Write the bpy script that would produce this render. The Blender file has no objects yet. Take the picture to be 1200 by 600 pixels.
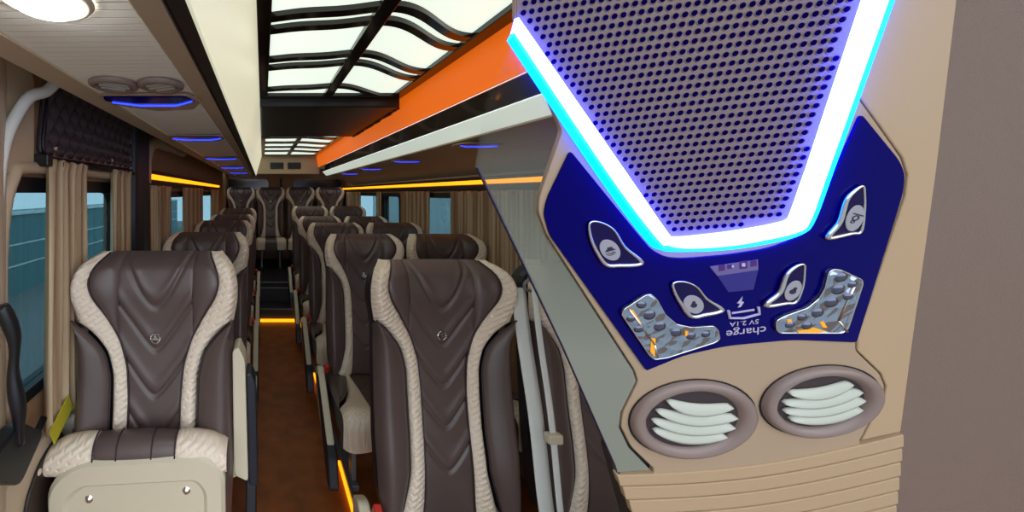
import bpy, bmesh, math, random
import numpy as np
from mathutils import Vector, Matrix
random.seed(4)
PI = math.pi
S = bpy.context.scene
COL = S.collection
CAMZ = 1.5
# ------------------------------------------------------------------ camera, world, lights, exposure
F = 430.0                                   # focal length in pixels of the 1200 px wide frame
cam = bpy.data.cameras.new('camera'); camo = bpy.data.objects.new('camera', cam); COL.objects.link(camo)
cam.sensor_width = 36; cam.lens = F / 1200 * 36; cam.clip_start = .02; cam.clip_end = 200
cam.shift_x = (600 - 308) / 1200; cam.shift_y = -(300 - 226) / 1200
camo.location = (0, 0, CAMZ); camo.rotation_euler = (PI / 2, 0, 0)
S.camera = camo
S.view_settings.view_transform = 'Standard'; S.view_settings.look = 'None'
S.view_settings.gamma = 1; S.view_settings.use_curve_mapping = False
S.view_settings.exposure = 0.5
w = bpy.data.worlds.new('sky'); S.world = w; w.use_nodes = True
bg = w.node_tree.nodes['Background']; bg.inputs[0].default_value = (.86, .93, 1.0, 1); bg.inputs[1].default_value = 1.9
S.cycles.max_bounces = 8


def area(name, loc, rot, sx, sy, power, col):
    l = bpy.data.lights.new(name, 'AREA'); l.shape = 'RECTANGLE'; l.size = sx; l.size_y = sy; l.energy = power; l.color = col
    o = bpy.data.objects.new(name, l); COL.objects.link(o); o.location = loc; o.rotation_euler = rot
    return o


# ------------------------------------------------------------------ materials
def lin(c):
    return tuple((x / 255 / 12.92 if x / 255 <= .04045 else ((x / 255 + .055) / 1.055) ** 2.4) for x in c)


def mat(name, rgb, rough=.5, metal=0, bump=None, var=0, coat=0, spec=.5, emit=None, es=0):
    m = bpy.data.materials.new(name); m.use_nodes = True
    nt = m.node_tree; b = nt.nodes['Principled BSDF']; c = lin(rgb)
    b.inputs['Base Color'].default_value = (*c, 1); b.inputs['Roughness'].default_value = rough
    b.inputs['Metallic'].default_value = metal; b.inputs['Coat Weight'].default_value = coat
    b.inputs['Specular IOR Level'].default_value = spec
    tc = nt.nodes.new('ShaderNodeTexCoord')
    if var:
        n = nt.nodes.new('ShaderNodeTexNoise'); n.inputs['Scale'].default_value = 9; nt.links.new(tc.outputs['Object'], n.inputs['Vector'])
        r = nt.nodes.new('ShaderNodeValToRGB')
        r.color_ramp.elements[0].color = (*[x * (1 - var) for x in c], 1); r.color_ramp.elements[1].color = (*[min(1, x * (1 + var)) for x in c], 1)
        r.color_ramp.elements[0].position = .3; r.color_ramp.elements[1].position = .7
        nt.links.new(n.outputs['Fac'], r.inputs[0]); nt.links.new(r.outputs[0], b.inputs['Base Color'])
    if bump:
        sc, st = bump
        n = nt.nodes.new('ShaderNodeTexNoise'); n.inputs['Scale'].default_value = sc; n.inputs['Detail'].default_value = 4
        nt.links.new(tc.outputs['Object'], n.inputs['Vector'])
        bp = nt.nodes.new('ShaderNodeBump'); bp.inputs['Strength'].default_value = st; bp.inputs['Distance'].default_value = .001
        nt.links.new(n.outputs['Fac'], bp.inputs['Height']); nt.links.new(bp.outputs[0], b.inputs['Normal'])
    if emit:
        b.inputs['Emission Color'].default_value = (*emit, 1); b.inputs['Emission Strength'].default_value = es
    return m


def brick_bump(m, rot, bw, bh, dist=.003, axes='xz', mortar=.12, strength=1.0, offset=.5, smooth=1.0, darken=None):
    nt = m.node_tree; b = nt.nodes['Principled BSDF']
    tc = nt.nodes.new('ShaderNodeTexCoord'); sp = nt.nodes.new('ShaderNodeSeparateXYZ'); cb = nt.nodes.new('ShaderNodeCombineXYZ')
    nt.links.new(tc.outputs['Object'], sp.inputs[0])
    nt.links.new(sp.outputs[axes[0].upper()], cb.inputs[0]); nt.links.new(sp.outputs[axes[1].upper()], cb.inputs[1])
    mp = nt.nodes.new('ShaderNodeMapping'); mp.inputs['Rotation'].default_value = (0, 0, rot); nt.links.new(cb.outputs[0], mp.inputs[0])
    br = nt.nodes.new('ShaderNodeTexBrick'); br.inputs['Scale'].default_value = 1; br.inputs['Brick Width'].default_value = bw
    br.inputs['Row Height'].default_value = bh; br.inputs['Mortar Size'].default_value = bh * mortar; br.inputs['Mortar Smooth'].default_value = smooth
    br.offset = offset
    br.inputs['Color1'].default_value = (1, 1, 1, 1); br.inputs['Color2'].default_value = (1, 1, 1, 1); br.inputs['Mortar'].default_value = (0, 0, 0, 1)
    nt.links.new(mp.outputs[0], br.inputs['Vector'])
    bp = nt.nodes.new('ShaderNodeBump'); bp.inputs['Strength'].default_value = strength; bp.inputs['Distance'].default_value = dist
    nt.links.new(br.outputs['Color'], bp.inputs['Height']); nt.links.new(bp.outputs[0], b.inputs['Normal'])
    return m


M = {}
M['leather'] = mat('dark brown leather', (88, 74, 71), .32, bump=(900, .25), var=.04)
M['quilt'] = brick_bump(mat('quilted cream leather', (232, 216, 196), .5), math.radians(-32), .032, .015, .0022, 'xz', .5)
M['quilt_seat'] = brick_bump(mat('quilted cream seat leather', (230, 214, 192), .5), math.radians(-32), .032, .015, .0022, 'xy', .5)
M['piping'] = mat('dark stitched piping', (52, 38, 42), .5)
M['cream_pipe'] = mat('cream piping', (226, 208, 190), .5)
M['shell'] = mat('black seat shell', (34, 32, 38), .45, bump=(400, .3))
M['pan'] = mat('beige moulded plastic', (206, 196, 172), .35, bump=(300, .1))
M['metal'] = mat('chrome', (215, 215, 215), .18, 1)
M['grey_metal'] = mat('grey painted steel', (120, 122, 128), .4, .4)
M['belt'] = mat('grey seat belt webbing', (222, 226, 222), .7, bump=(500, .4))
M['red'] = mat('red buckle plastic', (190, 40, 30), .4)
M['black'] = mat('black plastic', (14, 16, 22), .4)
M['pad'] = mat('black soft pad', (24, 30, 42), .45)
M['trim_beige'] = mat('beige vinyl trim', (176, 158, 132), .55, bump=(300, .2), var=.03)
M['liner'] = brick_bump(mat('ribbed ivory liner', (238, 236, 224), .5), 0, 5, .020, .002, 'xy', .07)
M['wall_brown'] = mat('taupe wall lining', (160, 124, 92), .7, bump=(200, .3), var=.05)
M['pillar_beige'] = mat('beige pillar cover', (196, 176, 150), .35)
M['cream_panel'] = brick_bump(mat('ivory cove panel with added glow', (225, 222, 200), .4, emit=(.62, .62, .46), es=.6), 0, .006, 10, .0006, 'yx', .3)  # emission added so the ivory panel looks brightly lit
M['dark'] = mat('dark recess lining', (18, 14, 12), .5)
M['dark_gloss'] = mat('dark glossy ceiling frame', (22, 14, 10), .12)
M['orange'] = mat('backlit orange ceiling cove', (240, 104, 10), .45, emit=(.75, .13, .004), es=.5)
M['walnut'] = mat('glossy dark trim', (70, 62, 54), .12, coat=.6)
M['carpet'] = mat('rust brown floor vinyl', (146, 78, 26), .5, bump=(120, .6), var=.25)
M['curtain'] = mat('sand striped curtain', (182, 156, 122), .8)
M['quilt_black'] = mat('quilted black leather', (66, 58, 66), .2)
M['rubber'] = mat('black window rubber', (16, 18, 22), .5)
M['skin_beige'] = mat('beige console plastic', (162, 138, 114), .42, bump=(700, .12))
M['cover_beige'] = mat('sand console plastic', (172, 145, 114), .45, bump=(700, .12))
M['grille'] = mat('grey perforated plate', (116, 98, 95), .5, bump=(800, .3))
M['hole'] = mat('grille hole', (10, 4, 58), .8, spec=0)
M['ring_vent'] = mat('grey beige vent ring', (128, 110, 104), .35)
M['slat'] = mat('pale vent louvre', (178, 180, 168), .4)
M['vent_inner'] = mat('vent throat', (48, 34, 40), .5)
M['navy'] = mat('navy glossy fascia', (4, 0, 84), .2, spec=.07)
M['print'] = mat('pale printed marking', (176, 166, 190), .4)
M['icon_disc'] = mat('silver button disc', (170, 166, 176), .3, .5)
M['icon'] = mat('dark printed icon', (34, 20, 52), .5)
M['lens'] = mat('clear lamp lens', (160, 172, 190), .08, .85)
_nt = M['lens'].node_tree; _tc = _nt.nodes.new('ShaderNodeTexCoord'); _v = _nt.nodes.new('ShaderNodeTexVoronoi'); _v.inputs['Scale'].default_value = 95
_b = _nt.nodes.new('ShaderNodeBump'); _b.inputs['Distance'].default_value = .006; _b.inputs['Strength'].default_value = .45
_nt.links.new(_tc.outputs['Object'], _v.inputs['Vector']); _nt.links.new(_v.outputs['Distance'], _b.inputs['Height']); _nt.links.new(_b.outputs[0], _nt.nodes['Principled BSDF'].inputs['Normal'])
M['lens_bead'] = mat('dark lamp bead', (96, 98, 116), .1, .8)
M['lens_amber'] = mat('amber glint facet', (255, 170, 30), .3)
M['leather_grey'] = mat('grey brown grained leather', (114, 94, 84), .5, bump=(1100, .6))
M['asphalt'] = mat('grey asphalt', (120, 124, 124), .9, var=.1)
M['concrete'] = mat('pale building render', (176, 190, 190), .8, var=.1)
M['teal'] = mat('teal roller shutter', (96, 138, 142), .6)
M['white'] = mat('white paint', (232, 234, 232), .5)
M['amber'] = mat('amber light strip', (255, 150, 10), .4, emit=(1.0, .30, .005), es=1.6)
M['ceil_light'] = mat('ceiling diffuser', (230, 240, 230), .4, emit=(.70, .80, .70), es=.80)
M['lamp_white'] = mat('round lamp diffuser', (250, 250, 255), .4, emit=(.9, .95, 1.0), es=40)
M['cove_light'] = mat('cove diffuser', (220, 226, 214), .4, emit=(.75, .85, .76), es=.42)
M['led_core'] = mat('overbright blue white led', (240, 250, 255), .4, emit=(.9, 1.5, 32), es=1.0)
M['led_edge'] = mat('cyan led edge', (0, 220, 255), .4, emit=(.0, .75, 14), es=1.0)
M['led_blue'] = mat('small blue led line', (20, 40, 255), .4, emit=(.04, .10, 2.2), es=1.0)
M['yellow'] = mat('yellow cloth tag', (190, 178, 40), .7)
M['maroon'] = mat('maroon tag', (120, 30, 50), .6)
M['screen'] = mat('dark screen glass', (14, 18, 22), .15)


def glassmat(name, rgb, tr):
    m = bpy.data.materials.new(name); m.use_nodes = True; nt = m.node_tree; nt.nodes.clear()
    o = nt.nodes.new('ShaderNodeOutputMaterial'); mx = nt.nodes.new('ShaderNodeMixShader')
    t = nt.nodes.new('ShaderNodeBsdfTransparent'); t.inputs[0].default_value = (*rgb, 1)
    g = nt.nodes.new('ShaderNodeBsdfGlossy'); g.inputs['Roughness'].default_value = .03; g.inputs[0].default_value = (.8, .9, 1, 1)
    mx.inputs[0].default_value = 1 - tr
    nt.links.new(t.outputs[0], mx.inputs[1]); nt.links.new(g.outputs[0], mx.inputs[2]); nt.links.new(mx.outputs[0], o.inputs[0])
    return m


M['glass'] = glassmat('tinted window glass', (.36, .48, .52), .93)

# wing: opacity ramp added to blend the cover into the bus, solid lower down
m = bpy.data.materials.new('grey green blend ramp'); m.use_nodes = True; nt = m.node_tree
b = nt.nodes['Principled BSDF']; b.inputs['Base Color'].default_value = (*lin((124, 126, 114)), 1); b.inputs['Roughness'].default_value = .4
tc = nt.nodes.new('ShaderNodeTexCoord'); sp = nt.nodes.new('ShaderNodeSeparateXYZ'); nt.links.new(tc.outputs['Object'], sp.inputs[0])
mr = nt.nodes.new('ShaderNodeMapRange'); nt.links.new(sp.outputs['Y'], mr.inputs['Value'])
mr.inputs['From Min'].default_value = .07; mr.inputs['From Max'].default_value = -.17; mr.inputs['To Min'].default_value = .02; mr.inputs['To Max'].default_value = 1.0
nt.links.new(mr.outputs[0], b.inputs['Alpha'])
M['wing'] = m

# curtain stripes: woven colour bands along the cloth's height
def stripes(m, c1, c2, axis, scale):
    nt = m.node_tree; b = nt.nodes['Principled BSDF']
    tc = nt.nodes.new('ShaderNodeTexCoord'); wv = nt.nodes.new('ShaderNodeTexWave'); wv.bands_direction = axis; wv.inputs['Scale'].default_value = scale
    wv.inputs['Distortion'].default_value = .3
    r = nt.nodes.new('ShaderNodeValToRGB'); r.color_ramp.elements[0].color = (*lin(c1), 1); r.color_ramp.elements[1].color = (*lin(c2), 1)
    nt.links.new(tc.outputs['Object'], wv.inputs['Vector']); nt.links.new(wv.outputs['Fac'], r.inputs[0]); nt.links.new(r.outputs[0], b.inputs['Base Color'])


stripes(M['curtain'], (150, 120, 90), (204, 182, 150), 'Y', 14)


# ------------------------------------------------------------------ helpers
def link(name, bm, m, parent=None, smooth=False, bevel=0, mats=None, solid=0):
    me = bpy.data.meshes.new(name); bmesh.ops.recalc_face_normals(bm, faces=bm.faces[:]); bm.to_mesh(me); bm.free()
    for x in (mats or [m]):
        me.materials.append(M[x] if isinstance(x, str) else x)
    o = bpy.data.objects.new(name, me); COL.objects.link(o)
    if parent: o.parent = parent
    if smooth:
        for p in me.polygons: p.use_smooth = True
    if solid:
        md = o.modifiers.new('solid', 'SOLIDIFY'); md.thickness = solid; md.offset = 0
    if bevel:
        md = o.modifiers.new('bevel', 'BEVEL'); md.width = bevel; md.segments = 2; md.limit_method = 'ANGLE'; md.angle_limit = math.radians(40)
    return o


def tag(o, label, cat=None, group=None, kind=None):
    if label: o['label'] = label
    if cat: o['category'] = cat
    if group: o['group'] = group
    if kind: o['kind'] = kind
    return o


def empty(name, loc, label, cat, group=None, rotz=0):
    o = bpy.data.objects.new(name, None); COL.objects.link(o); o.location = loc; o.rotation_euler = (0, 0, rotz)
    return tag(o, label, cat, group)


def kids(o): return [c for c in bpy.data.objects if c.parent == o]


def copy_tree(o, parent=None):
    c = o.copy(); COL.objects.link(c)
    if parent: c.parent = parent
    for k in kids(o): copy_tree(k, c)
    return c


def box(bm, x0, x1, y0, y1, z0, z1, R=None):
    vs = [Vector((x, y, z)) for x in (x0, x1) for y in (y0, y1) for z in (z0, z1)]
    if R is not None: vs = [R @ v for v in vs]
    v = [bm.verts.new(p) for p in vs]
    for f in ((0, 1, 3, 2), (4, 6, 7, 5), (0, 4, 5, 1), (2, 3, 7, 6), (0, 2, 6, 4), (1, 5, 7, 3)):
        bm.faces.new([v[i] for i in f])


def prism(bm, pts, w0, w1, mapf=None, mi=0):
    """polygon pts (2-D) extruded from w0 to w1; mapf places (a, b, w) in 3-D"""
    mapf = mapf or (lambda a, b, c: (a, b, c))
    lo = [bm.verts.new(mapf(a, b_, w0)) for a, b_ in pts]; hi = [bm.verts.new(mapf(a, b_, w1)) for a, b_ in pts]
    n = len(pts); fs = [bm.faces.new(lo[::-1]), bm.faces.new(hi)]
    for i in range(n): fs.append(bm.faces.new((lo[i], lo[(i + 1) % n], hi[(i + 1) % n], hi[i])))
    for f in fs: f.material_index = mi
    return fs


def rounded(pts, r, n=5):
    """fillet every corner; r a number or a list"""
    out = []; N = len(pts)
    for i in range(N):
        p = Vector(pts[i]); a = Vector(pts[i - 1]); c = Vector(pts[(i + 1) % N])
        rr = r[i] if isinstance(r, (list, tuple)) else r
        la, lc = (a - p).length, (c - p).length
        if rr <= 0: out.append(tuple(p)); continue
        d = min(rr, la * .45, lc * .45); s = p + (a - p) / la * d; e = p + (c - p) / lc * d
        for k in range(n + 1):
            t = k / n; q = s * (1 - t) ** 2 + p * 2 * t * (1 - t) + e * t * t; out.append(tuple(q))
    return out


def spline(pts, n=8, closed=False):
    P = [Vector(p) for p in pts]; N = len(P); out = []
    rng = range(N) if closed else range(N - 1)
    for i in rng:
        p0 = P[(i - 1) % N] if (closed or i > 0) else P[0]; p1 = P[i]; p2 = P[(i + 1) % N]
        p3 = P[(i + 2) % N] if (closed or i + 2 < N) else P[-1]
        for k in range(n):
            t = k / n
            out.append(.5 * ((2 * p1) + (p2 - p0) * t + (2 * p0 - 5 * p1 + 4 * p2 - p3) * t * t + (3 * p1 - p0 - 3 * p2 + p3) * t ** 3))
    if not closed: out.append(P[-1].copy())
    return out


def tube(bm, pts, r, closed=False, seg=8, caps=True, flat=None):
    P = [Vector(p) for p in pts]; N = len(P); rings = []
    up = Vector((.13, .21, .97)).normalized()
    for i in range(N):
        a = P[i - 1] if (i > 0 or closed) else P[i]; c = P[(i + 1) % N] if (i < N - 1 or closed) else P[i]
        t = (c - a).normalized() if (c - a).length > 1e-9 else Vector((1, 0, 0))
        s = t.cross(up); s = s.normalized() if s.length > 1e-4 else t.orthogonal().normalized(); q = s.cross(t)
        rr = r[i] if isinstance(r, (list, tuple)) else r
        rings.append([bm.verts.new(P[i] + s * math.cos(2 * PI * k / seg) * rr + q * math.sin(2 * PI * k / seg) * rr) for k in range(seg)])
    for i in range(N if closed else N - 1):
        A, B = rings[i], rings[(i + 1) % N]
        for k in range(seg): bm.faces.new((A[k], A[(k + 1) % seg], B[(k + 1) % seg], B[k]))
    if caps and not closed: bm.faces.new(rings[0][::-1]); bm.faces.new(rings[-1])


def lathe(bm, prof, seg=40, mapf=None, mi=0, close=False):
    """profile of (radius, height) round the local w axis"""
    mapf = mapf or (lambda a, b, c: (a, b, c)); rings = []
    for r, h in prof:
        if r < 1e-6: rings.append([bm.verts.new(mapf(0, 0, h))])
        else: rings.append([bm.verts.new(mapf(r * math.cos(2 * PI * k / seg), r * math.sin(2 * PI * k / seg), h)) for k in range(seg)])
    for A, B in zip(rings[:-1], rings[1:]):
        for k in range(seg):
            k2 = (k + 1) % seg
            q = ([A[0]] if len(A) == 1 else [A[k], A[k2]]) + ([B[0]] if len(B) == 1 else [B[k2], B[k]])
            if len(q) >= 3:
                f = bm.faces.new(q); f.material_index = mi


def grid(bm, f, nu, nv):
    vs = [[bm.verts.new(f(i / nu, j / nv)) for i in range(nu + 1)] for j in range(nv + 1)]
    for j in range(nv):
        for i in range(nu): bm.faces.new((vs[j][i], vs[j][i + 1], vs[j + 1][i + 1], vs[j + 1][i]))


def struct(name, bm, m, **k):
    o = link(name, bm, m, **k); o['kind'] = 'structure'; return o


H = lambda h: CAMZ + h        # height above the camera to world z

# ================================================================== the setting
Y0, Y1 = -.15, 6.45
XL, XR = -.60, 1.37
bm = bmesh.new(); box(bm, XL - .05, XR + .05, Y0, 4.28, -.05, 0); struct('floor', bm, 'carpet')
bm = bmesh.new(); box(bm, -.05, .85, Y0, 5.5, H(.585), H(.62)); struct('ceiling', bm, 'dark')


def profile(name, pts, m, y0=Y0, y1=5.5, th=.012, **k):
    """a moulding of the given x,z section run along the bus"""
    bm = bmesh.new()
    n = len(pts); vs = []
    for (x, z) in pts: vs.append((bm.verts.new((x, y0, z)), bm.verts.new((x, y1, z))))
    for a, c in zip(vs[:-1], vs[1:]): bm.faces.new((a[0], a[1], c[1], c[0]))
    o = struct(name, bm, m, solid=th, **k); return o


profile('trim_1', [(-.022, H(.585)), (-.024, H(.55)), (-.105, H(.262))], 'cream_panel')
profile('trim_2', [(-.108, H(.262)), (-.125, H(.246))], 'dark')
profile('trim_3', [(-.128, H(.246)), (-.165, H(.242))], 'trim_beige')
profile('trim_4', [(-.168, H(.245)), (-.385, H(.243))], 'liner')
profile('trim_5', [(-.388, H(.240)), (-.44, H(.235)), (-.47, H(.265)), (-.60, H(.33))], 'trim_beige')
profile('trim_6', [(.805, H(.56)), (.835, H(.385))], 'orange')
profile('trim_7', [(.838, H(.382)), (.895, H(.322))], 'walnut')
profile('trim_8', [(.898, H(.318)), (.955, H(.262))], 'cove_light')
profile('trim_9', [(.96, H(.258)), (1.10, H(.232)), (1.24, H(.19)), (1.36, H(.12))], 'trim_beige')


# side walls with window openings
def wall(name, x, t, holes, m, zlo, zhi):
    """holes: list of (y0, y1, z0, z1)"""
    bm = bmesh.new(); xs = sorted((x, x + t))
    ys = [Y0] + [v for h in holes for v in h[:2]] + [Y1]
    for i in range(0, len(ys), 2): box(bm, xs[0], xs[1], ys[i], ys[i + 1], zlo, zhi)
    for (a, c, z0, z1) in holes:
        box(bm, xs[0], xs[1], a, c, zlo, z0); box(bm, xs[0], xs[1], a, c, z1, zhi)
    return struct(name, bm, m)


LH = [(.80, 1.52, .98, H(.03)), (1.95, 3.30, .95, H(.0)), (3.55, 4.7, .95, H(.0))]
RH = [(1.2, 2.35, .92, H(-.01)), (2.52, 3.50, .92, H(-.01)), (3.66, 4.15, .92, H(-.01)), (4.35, 5.9, .92, H(-.01))]
wall('wall_left', XL, -.06, LH, 'wall_brown', 0, H(.62))
wall('wall_right', XR, .06, RH, 'wall_brown', 0, H(.62))
n = 0
for side, x, hs in ((-1, XL, LH), (1, XR, RH)):
    for (a, c, z0, z1) in hs:
        n += 1
        mp = lambda p, q, r_, x=x, side=side: (x + side * r_, p, q)
        out = rounded([(a - .01, z0 - .01), (c + .01, z0 - .01), (c + .01, z1 + .01), (a - .01, z1 + .01)], .07)
        inn = rounded([(a + .02, z0 + .02), (c - .02, z0 + .02), (c - .02, z1 - .03), (a + .02, z1 - .03)], .06)
        bm = bmesh.new()
        L = [[bm.verts.new(mp(p, q, r_)) for p, q in pts] for pts, r_ in ((out, -.006), (out, .04), (inn, .04), (inn, -.006))]
        for A, B in ((0, 1), (1, 2), (2, 3), (3, 0)):
            for k in range(len(out)): bm.faces.new((L[A][k], L[A][(k + 1) % len(out)], L[B][(k + 1) % len(out)], L[B][k]))
        fr = struct('window_%d' % n, bm, 'rubber')
        bm = bmesh.new(); prism(bm, inn, .015, .02, mp); g = link('pane', bm, 'glass', fr)

# rear: header, back wall and raised platform
bm = bmesh.new(); box(bm, -.10, .85, 5.50, 5.54, H(.28), H(.60)); struct('trim_10', bm, 'trim_beige', bevel=.01)
bm = bmesh.new(); box(bm, XL - .05, XR + .05, Y1, Y1 + .05, 0, H(.62)); struct('wall_back', bm, 'wall_brown')
bm = bmesh.new(); box(bm, XL - .02, XR + .02, 5.54, Y1, H(.46), H(.49)); struct('trim_11', bm, 'dark')
bm = bmesh.new()
box(bm, XL, XR, 4.60, Y1, 0, .31); box(bm, XL, XR, 4.75, Y1, .31, .345); box(bm, XL, XR, 4.30, 4.60, 0, .14)
struct('trim_12', bm, 'shell')
for k, (y, z) in enumerate([(4.295, .14), (4.595, .31), (4.745, .345)]):
    bm = bmesh.new(); box(bm, -.04, .42, y - .012, y + .01, z - .004, z + .006)
    struct('trim_%d' % (13 + k), bm, 'grey_metal')
for k, (x, z0, z1) in enumerate([(-.32, H(.03), H(.24)), (.95, H(.03), H(.24))]):
    bm = bmesh.new(); prism(bm, rounded([(x - .42, z0), (x + .42, z0), (x + .42, z1), (x - .42, z1)], .08), 0, .02, lambda a, b_, c: (a, Y1 - c, b_))
    tag(link('rear_door_pane', bm, 'screen'), ('dark rear door window at the left above the rear bench', 'dark rear door window at the right above the rear bench')[k], 'window', 'rear door windows')
bm = bmesh.new(); box(bm, .30, .335, Y1 - .03, Y1, .35, H(.26)); struct('trim_16', bm, 'dark')
for k, x in enumerate((.11, .37)):
    bm = bmesh.new(); box(bm, x, x + .20, 5.485, 5.498, H(.36), H(.455))
    o = link('header_screen', bm, 'black', bevel=.006)
    tag(o, ('left of the two small dark screens on the rear ceiling header', 'right of the two small dark screens on the rear ceiling header')[k], 'screen', 'header screens')
    bm = bmesh.new(); box(bm, x + .015, x + .185, 5.482, 5.486, H(.375), H(.44)); link('screen_glass', bm, 'screen', o)

# upper taupe wall arch beyond the door pillar and amber strip housings
for nm, x, sx, ya, yb, h, lab in (('amber_light_strip', XL, 1, 1.90, 4.87, .085, 'amber light strip along the left wall above the curtains'),
                                  ('amber_light_strip', XR, -1, 1.55, 6.2, .067, 'amber light strip along the right wall above the curtains')):
    bm = bmesh.new(); box(bm, min(x, x + sx * .035), max(x, x + sx * .035), ya - .03, yb, H(h + .012), H(h + .032))
    box(bm, min(x, x + sx * .02), max(x, x + sx * .02), ya - .03, yb, H(h - .05), H(h - .014))
    t = link('light_housing', bm, 'dark', bevel=.004)
    t.name = nm; tag(t, lab, 'light', 'amber wall light strips')
    bm = bmesh.new(); box(bm, min(x, x + sx * .025), max(x, x + sx * .025), ya, yb, H(h - .012), H(h + .012)); link('diffuser', bm, 'amber', t)

# amber strips on the floor
bm = bmesh.new(); box(bm, -.03, .43, 4.262, 4.285, .0, .028)
tag(link('floor_light_strip', bm, 'amber'), 'amber light strip across the aisle below the rear step', 'light')
for a, c, lab in ((1.2, 2.03, 'nearest'), (2.74, 3.02, 'middle'), (3.7, 4.2, 'rearmost')):
    bm = bmesh.new(); box(bm, .416, .427, a, c, .001, .02)
    tag(link('floor_light_strip', bm, 'amber'), lab + ' of the amber light strips along the right side of the aisle floor', 'light', 'aisle side light strips')
bm = bmesh.new(); box(bm,   .430, .443, 1.2, 4.25, 0, .03)
tag(link('seat_rail', bm, 'grey_metal'), 'grey metal seat rail beside the amber strip on the aisle floor', 'rail')

# ------------------------------------------------------------------ ceiling light panels
def ceiling_light(y0, y1, bars, label, wav=1.0, dx=.026):
    t = empty('ceiling_light', ((.02 + .75) / 2, (y0 + y1) / 2, H(.555)), label, 'light', 'wave fretted ceiling lights')
    ox, oy, oz = t.location
    bm = bmesh.new(); box(bm, .025 - ox, .745 - ox, y0 - oy, y1 - oy, .012, .02); link('diffuser', bm, 'ceil_light', t)
    bm = bmesh.new()
    for a in ((-.02, .027, y0 - .05, y1 + .05), (.742, .80, y0 - .05, y1 + .05), (.345, .395, y0, y1), (.027, .742, y0 - .05, y0), (.027, .742, y1, y1 + .05)):
        box(bm, a[0] - ox, a[1] - ox, a[2] - oy, a[3] - oy, -.008, .028)
    link('frame', bm, 'dark_gloss', t, bevel=.003)
    for (d, th) in bars:
        for sgn, xa, xb in ((-1, .02, .35), (1, .39, .75)):
            N = 22; bm = bmesh.new()
            top, bot = [], []
            for k in range(N + 1):
                s = k / N; x = xa + (xb - xa) * s
                e = s * s * (3 - 2 * s)
                wv = -.07 * wav * e - .012 * math.sin(2 * PI * s) if sgn < 0 else -.07 * wav + .22 * wav * e + .0 * s
                top.append((x - ox, d + wv + th - oy)); bot.append((x - ox, d + wv - oy))
            lim = lambda p: (p[0], max(y0 - oy, min(y1 - oy, p[1])))
            for k in range(N):
                q = [lim(top[k]), lim(top[k + 1]), lim(bot[k + 1]), lim(bot[k])]
                if abs(q[0][1] - q[3][1]) < .004 and abs(q[1][1] - q[2][1]) < .004: continue
                prism(bm, q, -.004, .012)
            if bm.verts: link('wave_bar', bm, 'dark_gloss', t)
            else: bm.free()
    return t


ceiling_light(.62, 2.08, [(.80, .03), (.87, .03), (1.15, .04), (1.24, .04), (1.52, .042), (1.62, .042), (1.96, .05)],
              'large ceiling light panel with black wavy frets nearest the front')
ceiling_light(3.33, 5.40, [(3.66, .10), (4.05, .10), (4.45, .10), (4.86, .12)], 'smaller looking ceiling light panel at the rear beyond the black hatch', .55)
t = bmesh.new()
prism(t, rounded([(-.018, .50), (.80, .50), (.80, .585), (-.018, .585)], .012), 2.14, 3.27, lambda a, b_, c: (a, c, H(b_)))
hatch = tag(link('roof_hatch', t, 'black', bevel=.01), 'black padded roof hatch between the two ceiling light panels', 'hatch')
bm = bmesh.new()
for k in range(46):
    y = 2.17 + k * .024; box(bm, .795, .815 + .006 * math.sin(k * 2.1), y, y + .016, H(.497 - .008 * random.random()), H(.53))
link('fringe', bm, 'black', hatch)
bm = bmesh.new(); box(bm, .40, .47, 3.24, 3.29, H(.485), H(.51)); link('latch', bm, 'grey_metal', hatch, bevel=.004)

# ------------------------------------------------------------------ round air vent builder (used by the small consoles)
def small_console(loc, mirror=1, label='', group=''):
    t = empty('reading_light_console', loc, label, 'console', group)
    fx = lambda p: (p[0] * mirror, p[1])
    bm = bmesh.new(); prism(bm, [fx(p) for p in rounded([(-.115, .005), (.10, .005), (.12, .07), (.085, .155), (-.02, .175), (-.12, .10)], .015)], 0, -.006)
    link('fascia', bm, 'skin_beige', t, bevel=.002)
    bm = bmesh.new(); prism(bm, [fx(p) for p in rounded([(-.105, .012), (.09, .012), (.105, .06), (.06, .075), (-.06, .072), (-.115, .05)], .01)], -.006, -.009)
    link('display', bm, 'navy', t)
    bm = bmesh.new(); tube(bm, [(*fx(p), -.010) for p in [(-.10, .055), (-.045, .092), (.05, .092), (.10, .045)]], .0024, seg=6)
    link('light_line', bm, 'led_blue', t)
    return t


def round_vent(loc, r, label, group, ang=0):
    t = empty('air_vent', loc, label, 'air vent', group, rotz=ang)
    bm = bmesh.new(); lathe(bm, [(r * .62, .002), (r * .64, -.006), (r * .8, -.010), (r * .97, -.006), (r, 0)], 32); link('ring', bm, 'ring_vent', t, smooth=True)
    bm = bmesh.new(); lathe(bm, [(0, .0), (r * .64, .0)], 24); link('throat', bm, 'vent_inner', t)
    bm = bmesh.new()
    for k in range(3):
        y = (-.35 + k * .35) * r; hw = math.sqrt(max(.01, .36 - (y / r) ** 2)) * r
        box(bm, -hw, hw, y - .10 * r, y + .06 * r, -.008, -.002)
    link('louvre', bm, 'slat', t, bevel=.001)
    return t


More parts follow.
